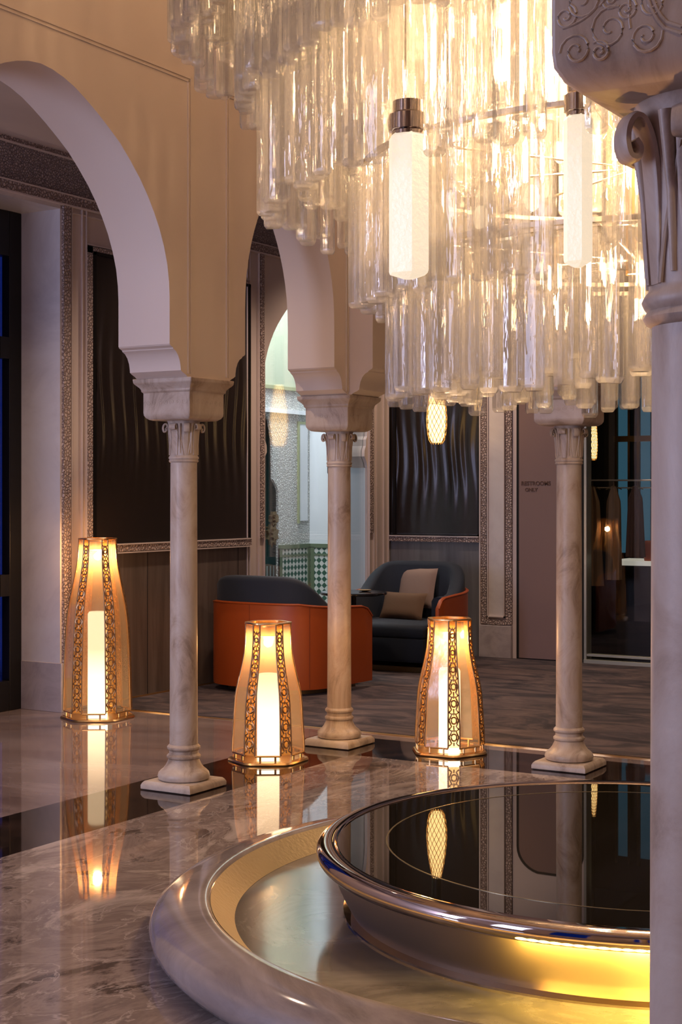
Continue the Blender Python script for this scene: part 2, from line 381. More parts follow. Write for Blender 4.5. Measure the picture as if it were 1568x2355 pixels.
# west outer wall (x = W1): door recess, panel, arch to the courtyard room
JX = -1.785; DY = .0916; ARC0, ARC1 = 1.755, 2.911
def arch2(c, half, z0):
    pr = [(d/.609*half, z-.045) for d, z in BIG[:-1]]
    cusp = [(half, 1.40), (half-.004, 1.36), (half-.018, 1.34), (half-.02, 1.30), (half-.036, 1.27), (half-.038, 1.235), (half-.012, 1.20), (half, 1.165)]
    r = [(c+d, z) for d, z in pr+cusp] + [(c+half, 0)]
    l = [(2*c-y, z) for y, z in reversed(r)]
    return l+r[1:]
ac = (ARC0+ARC1)/2; ah = (ARC1-ARC0)/2
poly = [(DY+.011, 2.70), (DY+.011, 0)] + arch2(ac, ah, 0) + [(W2, 0), (W2, 2.70)]
struct('wall_west', MB().prism(poly, 'x', W1-.18, W1), paint, smooth=25)
struct('wall_west', MB().box(W1-.02, W1, -1.25, DY+.011, 2.331, 2.70), paint)
struct('wall_west', MB().box(W1-.18, W1, SY, -1.25, 0, 2.70), paint)
b = MB(); b.box(JX-.1, W1, DY, DY+.01, 0, 2.31); b.box(JX-.1, W1, -1.26, -1.25, 0, 2.31); b.box(JX-.1, W1+.004, -1.25, DY, 2.31, 2.33)
struct('trim_3', b, whitemarble)
b = MB(); b.box(JX, W1+.012, DY-.006, DY+.004, 0, .225); b.box(W1, W1+.014, DY-.004, .27, 0, .225)
struct('baseboard_west', b, basemarble, bevel=.002)
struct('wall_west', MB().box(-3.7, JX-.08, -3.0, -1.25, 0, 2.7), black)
# glazed door in the recess
d = empty('door_1', (JX, -1.25, 0), 'black framed glazed door in the marble lined recess at the far left', 'door'); d['kind'] = 'structure'; del d['label']; del d['category']
b = MB(); L = DY+1.25
b.box(-.05, 0, L-.080, L, 0, 2.31); b.box(-.05, 0, 0, .115, 0, 2.31); b.box(-.05, 0, .115, L-.080, 2.10, 2.31); b.box(-.05, 0, .115, L-.080, 0, .14)
b.box(-.045, -.005, L*.5-.03, L*.5+.03, .14, 2.19)
for z in (.58, 1.676): b.box(-.04, -.01, .115, L-.080, z-.035, z+.035)
b.build('door_frame', blackm, d, bevel=.004)
b = MB()
for z in (.58, 1.676): b.box(-.045, 0, L-.14, L-.080, z-.05, z+.05)
b.build('hinge_block', blackm, d)
MB().box(-.03, -.024, .115, L-.115, .14, 2.19).build('pane', darkpane, d)

# frieze, cornice on the passage walls
def run_w(b, p, y0=SY, y1=W2):   # profile (offset from wall, z) swept along the west wall
    return b.prism([(W1+o, z) for o, z in p], 'y', y0, y1)
def run_n(b, p, x0=W1, x1=EX):
    return b.prism([(W2-o, z) for o, z in p], 'x', x0, x1)
crn = [(0,2.57),(.015,2.57),(.02,2.59),(.03,2.60),(.04,2.64),(.07,2.68),(.075,2.70),(.09,2.71),(.12,2.76),(.16,2.785),(.165,2.80),(.22,2.83),(.22,2.86),(0,2.86)]
b = MB(); run_w(b, crn); run_n(b, crn, W1, EX); struct('trim_4', b, crown, smooth=50)
b = MB(); b.box(W1, W1+.012, SY, W2, 2.385, 2.545); b.box(W1, EX, W2-.012, W2, 2.385, 2.545); struct('trim_5', b, frieze)
b = MB(); b.box(W1, W1+.02, SY, W2, 2.335, 2.375); b.box(W1, W1+.02, SY, W2, 2.548, 2.57); b.box(W1, EX, W2-.02, W2, 2.335, 2.375); struct('trim_6', b, lace)
b = MB()
for z in (2.378, 2.546, 2.330): b.box(W1, W1+.026, SY, W2, z-.003, z+.003); b.box(W1, EX, W2-.026, W2, z-.003, z+.003)
struct('trim_7', b, paint)
# carved vertical borders and mouldings of the west wall
b = MB()
for y0, y1, z0, z1 in ((DY+.012, .150, .225, 2.335), (.2695, .305, .76, 2.165), (.2695, 1.60, 2.135, 2.165)):
    b.box(W1, W1+.014, y0, y1, z0, z1)
for y0, y1 in ((1.715, 1.748), (2.925, 2.965)): b.box(W1, W1+.014, y0, y1, .76, 2.335)
b.box(W1, W1+.03, .305, 1.60, .725, .757)
struct('trim_8', b, lace)
b = MB()
for y in (.160, .232, .262, 1.585, 1.61, 1.70, 1.752, 2.918, 2.975, 3.01, 3.10, 3.16): b.box(W1, W1+.012, y, y+.006, .225, 2.33)
b.box(W1, W1+.010, .17, 1.6, 2.30, 2.306); b.box(W1, W1+.012, .27, 1.6, 2.17, 2.176); b.box(W1, W1+.034, .305, 1.60, .757, .763); b.box(W1, W1+.03, .305, 1.60, .716, .722)
struct('trim_9', b, paint)
struct('trim_10', MB().box(W1, W1+.008, .30, 1.60, 0.012, .716), wood)
b = MB()
for y in (.72, 1.12, 1.5): b.box(W1+.006, W1+.0095, y, y+.003, .012, .716)
struct('trim_11', b, black)
struct('baseboard_west', MB().box(W1, W1+.012, .30, 1.75, 0, .014), brass)
# dark panel with undulating vertical folds
def fold_panel(name, axis, a0, a1, z0, z1, c0, label, wz, n_wave):
    nx, nz = 150, 60; mb = MB(); L = []
    for j in range(nz+1):
        z = z0+(z1-z0)*j/nz; row = []
        env = math.exp(-((z-wz)/(.27))**2)
        for i in range(nx+1):
            t = i/nx; a = a0+(a1-a0)*t
            d = .004+.014*env*(sin(2*pi*t*n_wave+1.1*sin(9*z+3*t))*.5+.5)*(.7+.3*sin(2*pi*t*n_wave*.31+1))
            row.append((c0+d, a, z) if axis == 'x' else (a, c0-d, z))
        L.append(row)
    mb.loops(L, closed=False)
    return mb
e = empty('wall_panel', (W1+.003, .33, .75), 'tall black lacquer wall panel with rippled folds behind the left column', 'wall panel')
fold_panel('p', 'x', 0, 1.27, .015, 1.38, 0, '', .72, 15).build('rippled_sheet', panelm, e)
b = MB(); b.box(0, .012, -.022, 0, 0, 1.395); b.box(0, .012, 1.27, 1.285, 0, 1.395); b.box(0, .012, -.022, 1.285, 1.38, 1.395); b.box(0, .012, -.022, 1.285, 0, .014)
b.build('panel_frame', blackm, e)

# glazing of the west archway
pg = empty('window_1', (W1-.02, ac, 0), '', ''); del pg['label']; del pg['category']; pg['kind'] = 'structure'
MB().prism([(y-ac, max(z, .02)) for y, z in arch2(ac, ah, 0)], 'x', -.006, 0).build('pane', pane, pg, smooth=0)
struct('trim_12', MB().box(W1-.19, W1-.015, ARC1-.004, ARC1+.0, 0, 1.165), bluejamb)

# courtyard room behind the arch (back wall x=-3.0, return wall y=4.54)
RX, RY = -3.0, 4.54
poly = [(2.4, 3.2), (2.4, 0), (3.35, 0)]
dc, dh = 3.74, .365
op = [(dc+dh, 0), (dc+dh, 1.02), (dc+dh-.02, 1.06), (dc+dh-.07, 1.11), (dc+dh-.07, 1.16), (dc+dh-.08, 1.40), (dc+dh-.12, 1.54), (dc+.12, 1.66), (dc, 1.74)]
pl = [(2*dc-y, z) for y, z in op]
poly = [(2.2, 3.2), (2.2, 0)]+pl+list(reversed(op))[1:]+[(RY, 0), (RY, 3.2)]
struct('wall_courtyard_west', MB().prism(poly, 'x', RX-.02, RX), lacew)
struct('wall_courtyard_north', MB().box(RX-.12, W1-.02, RY, RY+.1, 0, 3.2), whitewall)
struct('ceiling', MB().box(RX-.9, W1-.02, 1.0, RY+1.7, 3.2, 3.3), crown)
struct('wall_courtyard_south', MB().box(RX-.75, W1-.18, 1.1, 1.2, 0, 3.2), whitewall)
struct('wall_courtyard_back', MB().box(RX-.75, RX-.65, 1.1, 6.2, 0, 3.2).box(RX-.75, RX-.12, 6.1, 6.2, 0, 3.2), tealpale)
dd = empty('courtyard_door', (RX-.20, 4.15, 0), 'teal painted courtyard door seen through the glazed archway', 'door')
b = MB(); b.box(-.03, 0, .045, .42, .0, 1.60); b.build('door_panel', tealdoor, dd, bevel=.004)
b = MB(); b.box(-.05, .01, .42, .46, .0, 1.70); b.box(-.05, .01, .0, .045, 0, 1.70); b.box(-.05, .01, .045, .42, 1.6, 1.70); b.build('door_frame', tealpale, dd)
b = MB()
for k in range(7): b.box(0, .006, .10+k*.045, .106+k*.045, .05, .46)
b.build('slat', tealpale, dd)
# brass star sconces standing out from the pier
so = empty('wall_sconce', (RX+.11, 3.857, .76), 'aged brass star shaped sconce in front of the teal door', 'sconce')
def star(b, cy, cz, r, n=8):
    pts = [(cy+(r if k % 2 else r*.66)*cos(pi*k/n), cz+(r if k % 2 else r*.66)*sin(pi*k/n)) for k in range(2*n)]
    b.prism(pts, 'x', -.012, .012); b.prism([(cy+(y-cy)*.55, cz+(z-cz)*.55) for y, z in pts], 'x', -.03, .03)
b = MB(); star(b, 0, -.05, .080); b.build('star_plate', darkbrass, so)
b = MB(); star(b, .02, .065, .055); b.build('star_plate', darkbrass, so)
b = MB(); b.tube([(0,0,.11), (0,0,-.14)], .006); b.tube([(-.11,0,0),(0,0,0)], .008); b.build('stem', darkbrass, so)
# upper mouldings & recessed line panels in the courtyard
b = MB(); b.box(RX, RX+.02, 2.2, RY, 1.775, 1.80); b.box(RX, RX+.012, 4.365, 4.385, .78, 1.55); b.box(RX, RX+.012, 4.385, 4.50, 1.53, 1.55)
struct('trim_13', b, olive)
struct('wall_courtyard_panel', MB().box(RX, RX+.006, 2.2, RY, 1.80, 3.2), mat('sage paint', (.52,.56,.40), .5))
struct('trim_14', MB().box(RX, RX+.008, 4.385, 4.50, .80, 1.53), whitewall)
struct('trim_15', MB().box(RX, RX+.03, 2.2, RY, 1.60, 1.63), whitewall)
# mosaic dado
b = MB(); b.box(RX, RX+.012, dc+dh+.0, RY, 0, .60); b.box(RX+.012, W1-.2, RY-.012, RY, 0, .60)
struct('trim_16', b, tilem)
b = MB(); b.box(RX, RX+.018, dc+dh+.0, RY, .595, .625); b.box(RX+.018, W1-.2, RY-.018, RY, .595, .625)
b.box(RX, RX+.018, dc+dh, dc+dh+.03, 0, .6); b.box(RX, RX+.018, RY-.05, RY-.02, 0, .6); b.box(RX+.018, RX+.05, RY-.018, RY, 0, .6)
b.box(RX, RX+.016, dc+dh, RY, .535, .55); b.box(RX+.02, W1-.2, RY-.016, RY, .535, .55)
struct('trim_17', b, greenm)
ob = empty('wall_lantern', (RX+.25, RY-.035, 1.28), 'small dark lantern on the white wall beyond the archway', 'lantern')
MB().sq([(.02,-.16),(.045,-.12),(.045,.10),(.02,.15)]).build('housing', blackm, ob, bevel=.004)
MB().sq([(.034,-.10),(.034,.08)], cy=-.014).build('pane', MATS['black gap'], ob)

# north outer wall (y = W2)
struct('wall_north', MB().box(W1, -.23, W2, W2+.08, 0, 2.86), paint)
struct('wall_north', MB().box(-.23, EX, W2, W2+.08, 2.05, 2.86), paint)
struct('wall_north', MB().box(1.6, EX, W2, W2+.08, 0, 2.05), paint)
b = MB(); b.box(-1.545, -.9139, W2-.03, W2, .705, .735)
for x0, x1 in ((-.905, -.8697), (-.7384, -.700)): b.box(x0, x1, W2-.014, W2, .21, 2.33)
b.box(-.8697, -.7384, W2-.014, W2, .205, .235)
struct('trim_18', b, lace)
b = MB()
for x in (-.862, -.752): b.box(x, x+.006, W2-.02, W2, .25, 2.3)
b.box(-.862, -.746, W2-.02, W2, .25, .257); b.box(-1.545, -.9139, W2-.036, W2, .735, .742)
b.box(-.915, -.906, W2-.02, W2, 0, 2.33)
struct('trim_19', b, paint)
struct('trim_20', MB().box(-.860, -.748, W2-.008, W2, .25, 2.3), whitemarble)
struct('baseboard_north', MB().box(-.91, -.70, W2-.024, W2, .0, .20), basemarble, bevel=.003)
struct('trim_21', MB().box(-1.545, -.916, W2-.01, W2, .0, .705), greywood)
e = empty('wall_panel', (-1.545, W2-.003, .742), 'black lacquer wall panel with rippled folds behind the hanging pendant', 'wall panel')
fold_panel('p', 'y', 0, .63, .012, 1.35, 0, '', .50, 9).build('rippled_sheet', panelm, e)
b = MB(); b.box(-.004, .0, -.014, 0, 0, 1.36); b.box(.03, .045, -.024, 0, 0, 1.36); b.box(-.004, .63, -.014, 0, 1.35, 1.365); b.box(0, .63, -.02, 0, 0, .01); b.box(.62, .63, -.02, 0, 0, 1.35)
b.build('panel_frame', blackm, e)
# flush taupe door with an arched head and shadow gap
def dpoly(x0, x1, zt, r, z0=.012):
    p = [(x0, z0), (x1, z0), (x1, zt-r)]
    p += [(x1-r+r*cos(a*pi/16), zt-r+r*sin(a*pi/16)*.9) for a in range(1, 8)]
    p += [(x0+r+r*cos(a*pi/16), zt-r+r*sin(a*pi/16)*.9) for a in range(9, 16)]
    return p+[(x0, zt-r)]
dr = empty('door_2', (-.455, W2, 0), '', ''); del dr['label']; del dr['category']; dr['kind'] = 'structure'
MB().prism(dpoly(-.216, .216, 1.72, .17, 0), 'y', -.006, 0).build('shadow_gap', black, dr)
MB().prism(dpoly(-.196, .196, 1.70, .155, .012), 'y', -.014, -.002).build('door_panel', doorm, dr)
# two lines of small dark lettering on the door
def text(body, size, loc, m, parent, rot=(pi/2, 0, 0)):
    cu = bpy.data.curves.new('lettering', 'FONT'); cu.body = body; cu.size = size*S; cu.extrude = .001; cu.align_x = 'CENTER'
    o = bpy.data.objects.new('lettering', cu); col.objects.link(o); o.location = [c*S for c in loc]; o.rotation_euler = rot
    cu.materials.append(m); o.parent = parent; cu.offset = .0012; return o
text('RESTROOMS', .034, (-.085, -.0155, 1.055), inkm, dr); text('ONLY', .030, (-.115, -.0155, 1.018), inkm, dr)

# shop front right of the door: glazed, dark inside
b = MB(); b.box(-.23, 1.6, W2-.03, W2+.04, .0, .028); b.box(-.23, 1.6, W2-.015, W2+.03, .045, .06); b.box(-.232, -.215, W2-.02, W2+.06, 0, 2.05); b.box(.55, .575, W2-.01, W2+.03, 0, 2.05); b.box(1.58, 1.6, W2-.01, W2+.03, 0, 2.05)
struct('window_2', b, mat('pale bronze frame', (.42,.42,.34), .3, .6), bevel=.002)
struct('window_3', MB().box(-.215, 1.58, W2+.005, W2+.012, .06, 2.05), shoppane)
b = MB(); b.box(-1.2, 1.7, W2+1.5, W2+1.55, 0, 2.2); b.box(-1.2, -1.15, W2+.08, W2+1.5, 0, 2.2); b.box(1.65, 1.7, W2+.08, W2+1.5, 0, 2.2); b.box(-1.2, 1.7, W2+.08, W2+1.5, 2.15, 2.2)
struct('wall_shop', b, mat('shop dark wall', (.012,.010,.009), .5))
struct('floor', MB().box(-1.2, 1.7, W2, W2+1.5, -.05, .0), darkm)
sh = empty('reflection_strips', (-.80, W2+1.48, .5), 'tall blue glowing strips added for sky reflections in the dark shop', 'window')  # added emissive strips in place of blue reflections, no real panes
b = MB(); b.box(.225, .29, -.01, 0, .1, 1.4); b.build('pane', teal, sh)
b = MB(); b.box(.385, .45, -.01, 0, .1, 1.4); b.build('pane', teal, sh)
b = MB(); b.box(.205, .22, -.02, 0, .05, 1.45); b.box(.295, .31, -.02, 0, .05, 1.45); b.box(.36, .38, -.02, 0, .05, 1.45); b.box(.2, .48, -.03, 0, .86, .90); b.build('strip_frame', darkbrass, sh)
rl = MB().tube([(-.45, W2+.27, 1.085), (.6, W2+.27, 1.085)], .005).tube([(-.45, W2+.32, 1.04), (.6, W2+.32, 1.04)], .004).tube([(-.45, W2+.27, 0), (-.45, W2+.27, 1.09)], .005).tube([(.6, W2+.27, 0), (.6, W2+.27, 1.09)], .005)
tag(rl.build('clothes_rail', mat('satin steel', (.6,.55,.5), .3, 1)), 'double metal clothes rail inside the dark shop', 'rail')
def garment(x, y, m, label, h, wd, seed):
    rnd = random.Random(seed); e = empty('hanging_robe', (x, y, 1.045), label, 'garment')
    L = []
    for j in range(14):
        t = j/13; z = -h*t; hw = (.014+.032*min(1, t*6))*(1 if t < .2 else 1+wd*(t-.2)); dp = .018+.03*t
        L.append([(hw*cos(a*pi/12)*(1+.10*sin(5*a*pi/12+seed)*t), dp*sin(a*pi/12)*(1+.3*sin(7*a*pi/12+seed)), z) for a in range(24)])
    MB().loops(L).build('cloth', m, e, smooth=60)
    MB().tube([(-.05,0,-.015),(0,0,.006),(.05,0,-.015)], .003).tube([(0,0,.01),(0,0,.032)], .002).build('hanger', darkbrass, e)
cream = mat('cream cloth', (.20, .12, .06), .9); brownc = mat('brown cloth', (.07, .035, .02), .9)
garment(-.29, W2+.27, cream, 'cream fringed robe hanging left on the shop rail', .60, .55, 1)
garment(-.155, W2+.27, cream, 'slim cream robe hanging beside the fringed one', .56, .0, 4)
garment(-.02, W2+.27, brownc, 'brown robe hanging farther right on the shop rail', .42, .3, 7)
ct = empty('shop_counter', (.10, W2+.62, 0), 'black counter with a pale top inside the shop', 'counter')
MB().box(-.32, .8, -.12, .2, 0, .562).build('counter_body', blackm, ct)
MB().box(-.37, .82, -.15, .22, .562, .592).build('countertop', mat('pale stone top with added glow', (.8,.8,.72), .4, emis=(1,.95,.8), estr=.25), ct, bevel=.003)  # emission put into the stone brightens it, the top is no lamp
vv = MB().lathe([(.03,0),(.034,.02),(.034,.10),(.028,.12),(.022,.125),(.022,.02)], 24); tag(vv.build('jar', orange, loc=(-.02, W2+.52, .592)), 'orange jar standing on the pale shop counter', 'jar')
light('shop_light', 'SPOT', (-.1, W2+.25, 2.1), 16, (1, .75, .5), radius=.03, cone=80)

# ------------------------------------------------------------------ columns
def column(x, y, label, k=1.0, carve=False):
    """k narrows the abacus"""
    e = empty('column', (x, y, 0), label, 'column')
    MB().sq([(.098,0),(.104,.004),(.104,.016),(.100,.024),(.094,.030)]).build('plinth', colstone, e)
    MB().lathe([(.078,.029),(.086,.034),(.089,.043),(.086,.054),(.078,.062),(.070,.068),(.062,.078),(.056,.090),(.053,.097),(.052,.100),(.0535,.102),(.0575,.106),(.0575,.112),(.0535,.116),(.050,.119),(.0495,.128),(.052,.131),(.0565,.136),(.0565,.142),(.052,.147),(.0485,.150)], 64).build('base', colstone, e)
    MB().lathe([(.0485,.149),(.0475,.30),(.0465,.70),(.0452,1.112)], 64).build('shaft', colstone, e)
    cap = MB().lathe([(.0452,1.108),(.0490,1.110),(.0508,1.1135),(.0490,1.117),(.0480,1.118),(.0500,1.120),(.0518,1.124),(.0500,1.128),(.0475,1.131),(.0470,1.134),(.0480,1.15),(.0488,1.18),(.0495,1.21),(.0515,1.232),(.055,1.246),(.057,1.2505)], 64)
    for q in range(4):                     # corner volutes and leaf between them
        a = pi/4+q*pi/2; ca, sa = cos(a), sin(a)
        pr = [(.0455,1.134),(.0475,1.17),(.0495,1.200),(.0525,1.222),(.0580,1.236),(.0640,1.239),(.0690,1.233),(.0705,1.223),(.0680,1.214),(.0630,1.213),(.0610,1.219),(.0640,1.224)]
        cap.scroll(pr, a, [.006,.0085,.0095,.0095,.0095,.0095,.0095,.0095,.009,.009,.0085,.008], .0030)
        a = q*pi/2; ca, sa = cos(a), sin(a)
        for s in (-1, 1):                  # leaf outlines: a tall pointed arch per face
            pp = []
            for t in range(13):
                u = t/12; w_ = a+s*(.62*(1-u)**.5*(1 if u < 1 else 0)); z = 1.134+.093*u
                rr = .0482+.0015*u+.0005
                if u > .8: rr += (u-.8)*.05
                pp.append((rr*cos(w_), rr*sin(w_), z))
            cap.tube(pp, .0016, 6)
        pr = [(.0470,1.134),(.0490,1.18),(.0505,1.205),(.0530,1.224),(.0575,1.236),(.0620,1.237),(.0655,1.230),(.0645,1.222),(.0605,1.221)]
        cap.scroll(pr, a, [.009,.0125,.0135,.0135,.0135,.013,.0125,.0125,.012], .0026)
        for s in (-1, 1):
            a2 = a+s*.39
            cap.tube([(.0478*cos(a2), .0478*sin(a2), 1.14), (.0492*cos(a2), .0492*sin(a2), 1.19), (.055*cos(a2), .055*sin(a2), 1.240)], [.002,.0035,.005], 8)
    cap.build('capital', colstone, e, smooth=50)
    h = .098*k
    ab = MB().sq([(h-.024,1.2500),(h-.014,1.2525),(h-.006,1.2585),(h-.001,1.267),(h,1.276),(h,1.343),(h+.006,1.346),(h+.005,1.352),(h+.010,1.360),(h+.020,1.370),(h+.024,1.374),(h+.026,1.389)]).build('abacus', colstone, e, bevel=.004)
    b = MB(); rnd = random.Random(3)
    def spiral(u0, v0, r, turns, ph, hand, f):
        pts = []
        n = int(14*turns)
        for i in range(n+1):
            t = i/n; a = ph+hand*turns*2*pi*t; q = r*(1-.85*t)
            pts.append(f(u0+q*cos(a), v0+q*sin(a)))
        b.tube(pts, .0009, 6)
    faces = [lambda u, v: (u, -h+.0002, v), lambda u, v: (h-.0002, u, v), lambda u, v: (u, h-.0002, v), lambda u, v: (-h+.0002, u, v)]
    for fi, f in enumerate(faces):
        if carve:
            for sgn in (-1, 1):
                for (u, v, r, ph, hd) in ((.078,1.275,.011,0,1),(.052,1.285,.014,2,-1),(.074,1.305,.014,1,1),(.026,1.277,.011,3,1),(.045,1.313,.011,5,-1),(.076,1.330,.009,4,1),(.020,1.296,.008,.5,-1),(.086,1.297,.008,2,1),(.060,1.272,.007,1,1),(.088,1.318,.007,3,-1),(.064,1.334,.007,1,-1),(.040,1.295,.007,2,1),(.052,1.303,.006,4,1)):
                    u *= k
                    spiral(sgn*u, v, r, 1.6, ph if sgn > 0 else pi-ph, hd*sgn, f)
                for (p0, p1, p2) in (((.088,1.29),(.07,1.292),(.062,1.300)),((.06,1.30),(.052,1.305),(.05,1.325)),((.037,1.283),(.04,1.30),(.034,1.318)),((.03,1.33),(.05,1.335),(.066,1.322))):
                    pts = []
                    for i in range(9):
                        t = i/8; u = ((1-t)**2*p0[0]+2*t*(1-t)*p1[0]+t*t*p2[0])*k; v = (1-t)**2*p0[1]+2*t*(1-t)*p1[1]+t*t*p2[1]
                        pts.append(f(sgn*u, v))
                    b.tube(pts, .0009, 6)
                for rr, cz in ((.030, 1.305), (.026, 1.305)):     # pointed medallion
                    b.tube([f(sgn*rr*.85*k*math.sqrt(max(0, 1-abs(2*t/12-1)**1.4)), cz-rr+2*rr*t/12) for t in range(13)], .0011, 5)
        else:
            for q in range(7): spiral((-.075+.025*q)*k, 1.31, .010, 1.3, q, 1 if q % 2 else -1, f)
        for q in range(9): b.tube([f((-.09+.0225*q)*k, 1.349), f((-.079+.0225*q)*k, 1.358)], .002, 5)
    b.build('carving', colstone, ab)
    return e
column(0, -1.027, 'slender limestone column nearest the tall lantern, left of the orange chair')
column(0, 0, 'slender limestone column in the corner, in front of the orange chair')
column(.982, 0, 'slender limestone column standing behind the fountain, in front of the shop door')
column(2.800, -4.166, 'large foreground limestone column with scroll carved block at the right edge', .86, True)

# ------------------------------------------------------------------ fountain
fo = empty('fountain', (CX, CY, 0), 'round marble and bronze fountain basin filled with still dark water', 'fountain')
SEG = 192
MB().ring([(.90,.0),(1.05,.0),(1.085,.014),(1.103,.034),(1.107,.052),(1.098,.072),(1.072,.090),(1.03,.101),(1.0,.105),(.984,.1065),(.977,.104),(.973,.100),(.90,.03)], SEG).build('outer_basin', basinm, fo, smooth=60)
MB().lathe([(.972,.1005),(.965,.094),(.918,.0545)], SEG, cap0=False, cap1=False).build('basin_lining', gold, fo, smooth=60)
MB().lathe([(.919,.0535),(.919,.054)], SEG, cap0=False).build('basin_floor', basinfloor, fo)
MB().ring([(.645,.054),(.672,.054),(.673,.059),(.655,.064)], SEG).build('foot_ring', chrome, fo, smooth=60)
MB().lathe([(.650,.054),(.662,.075),(.676,.10),(.689,.13),(.699,.155),(.704,.170)], SEG, cap0=True, cap1=True).build('bowl', bowlm, fo, smooth=60)
rim = [(.698+.0, .166)]+[(.714+.021*cos(radians(a)), .192+.021*sin(radians(a))) for a in range(-100, 110, 12)]+[(.700,.2125),(.688,.209),(.684,.200),(.684,.166)]
MB().ring(rim, SEG).build('rim', chrome, fo, smooth=60)
MB().lathe([(.686,.19),(.686,.2085)], SEG).build('water', water, fo, smooth=30)
MB().ring([(.572,.2083),(.576,.2083),(.576,.2092),(.572,.2092)], SEG).build('inner_ring', bluewater, fo)
for a in (57, 76, 98):     # small recessed lights just inside the far rim
    a = radians(a)
    MB().lathe([(.010,.209),(.010,.2115)], 16).build('basin_light', led, fo, loc=(.655*cos(a), .655*sin(a), 0))
# warm strip under the near lip
b = MB(); b.tube([(.7070*cos(radians(a)), .7070*sin(radians(a)), .1700) for a in range(-92, -8, 2)], .0018, 6); b.build('light_strip', ledstrip, fo)
for k in range(40):     # the strip's own light, thrown down the bowl
    a = radians(-88+1.8*k); light('lip_light', 'POINT', (CX+.730*cos(a), CY+.730*sin(a), .152), (1.5 if 8 < k < 18 else .7), (1, .62, .10), radius=.014)

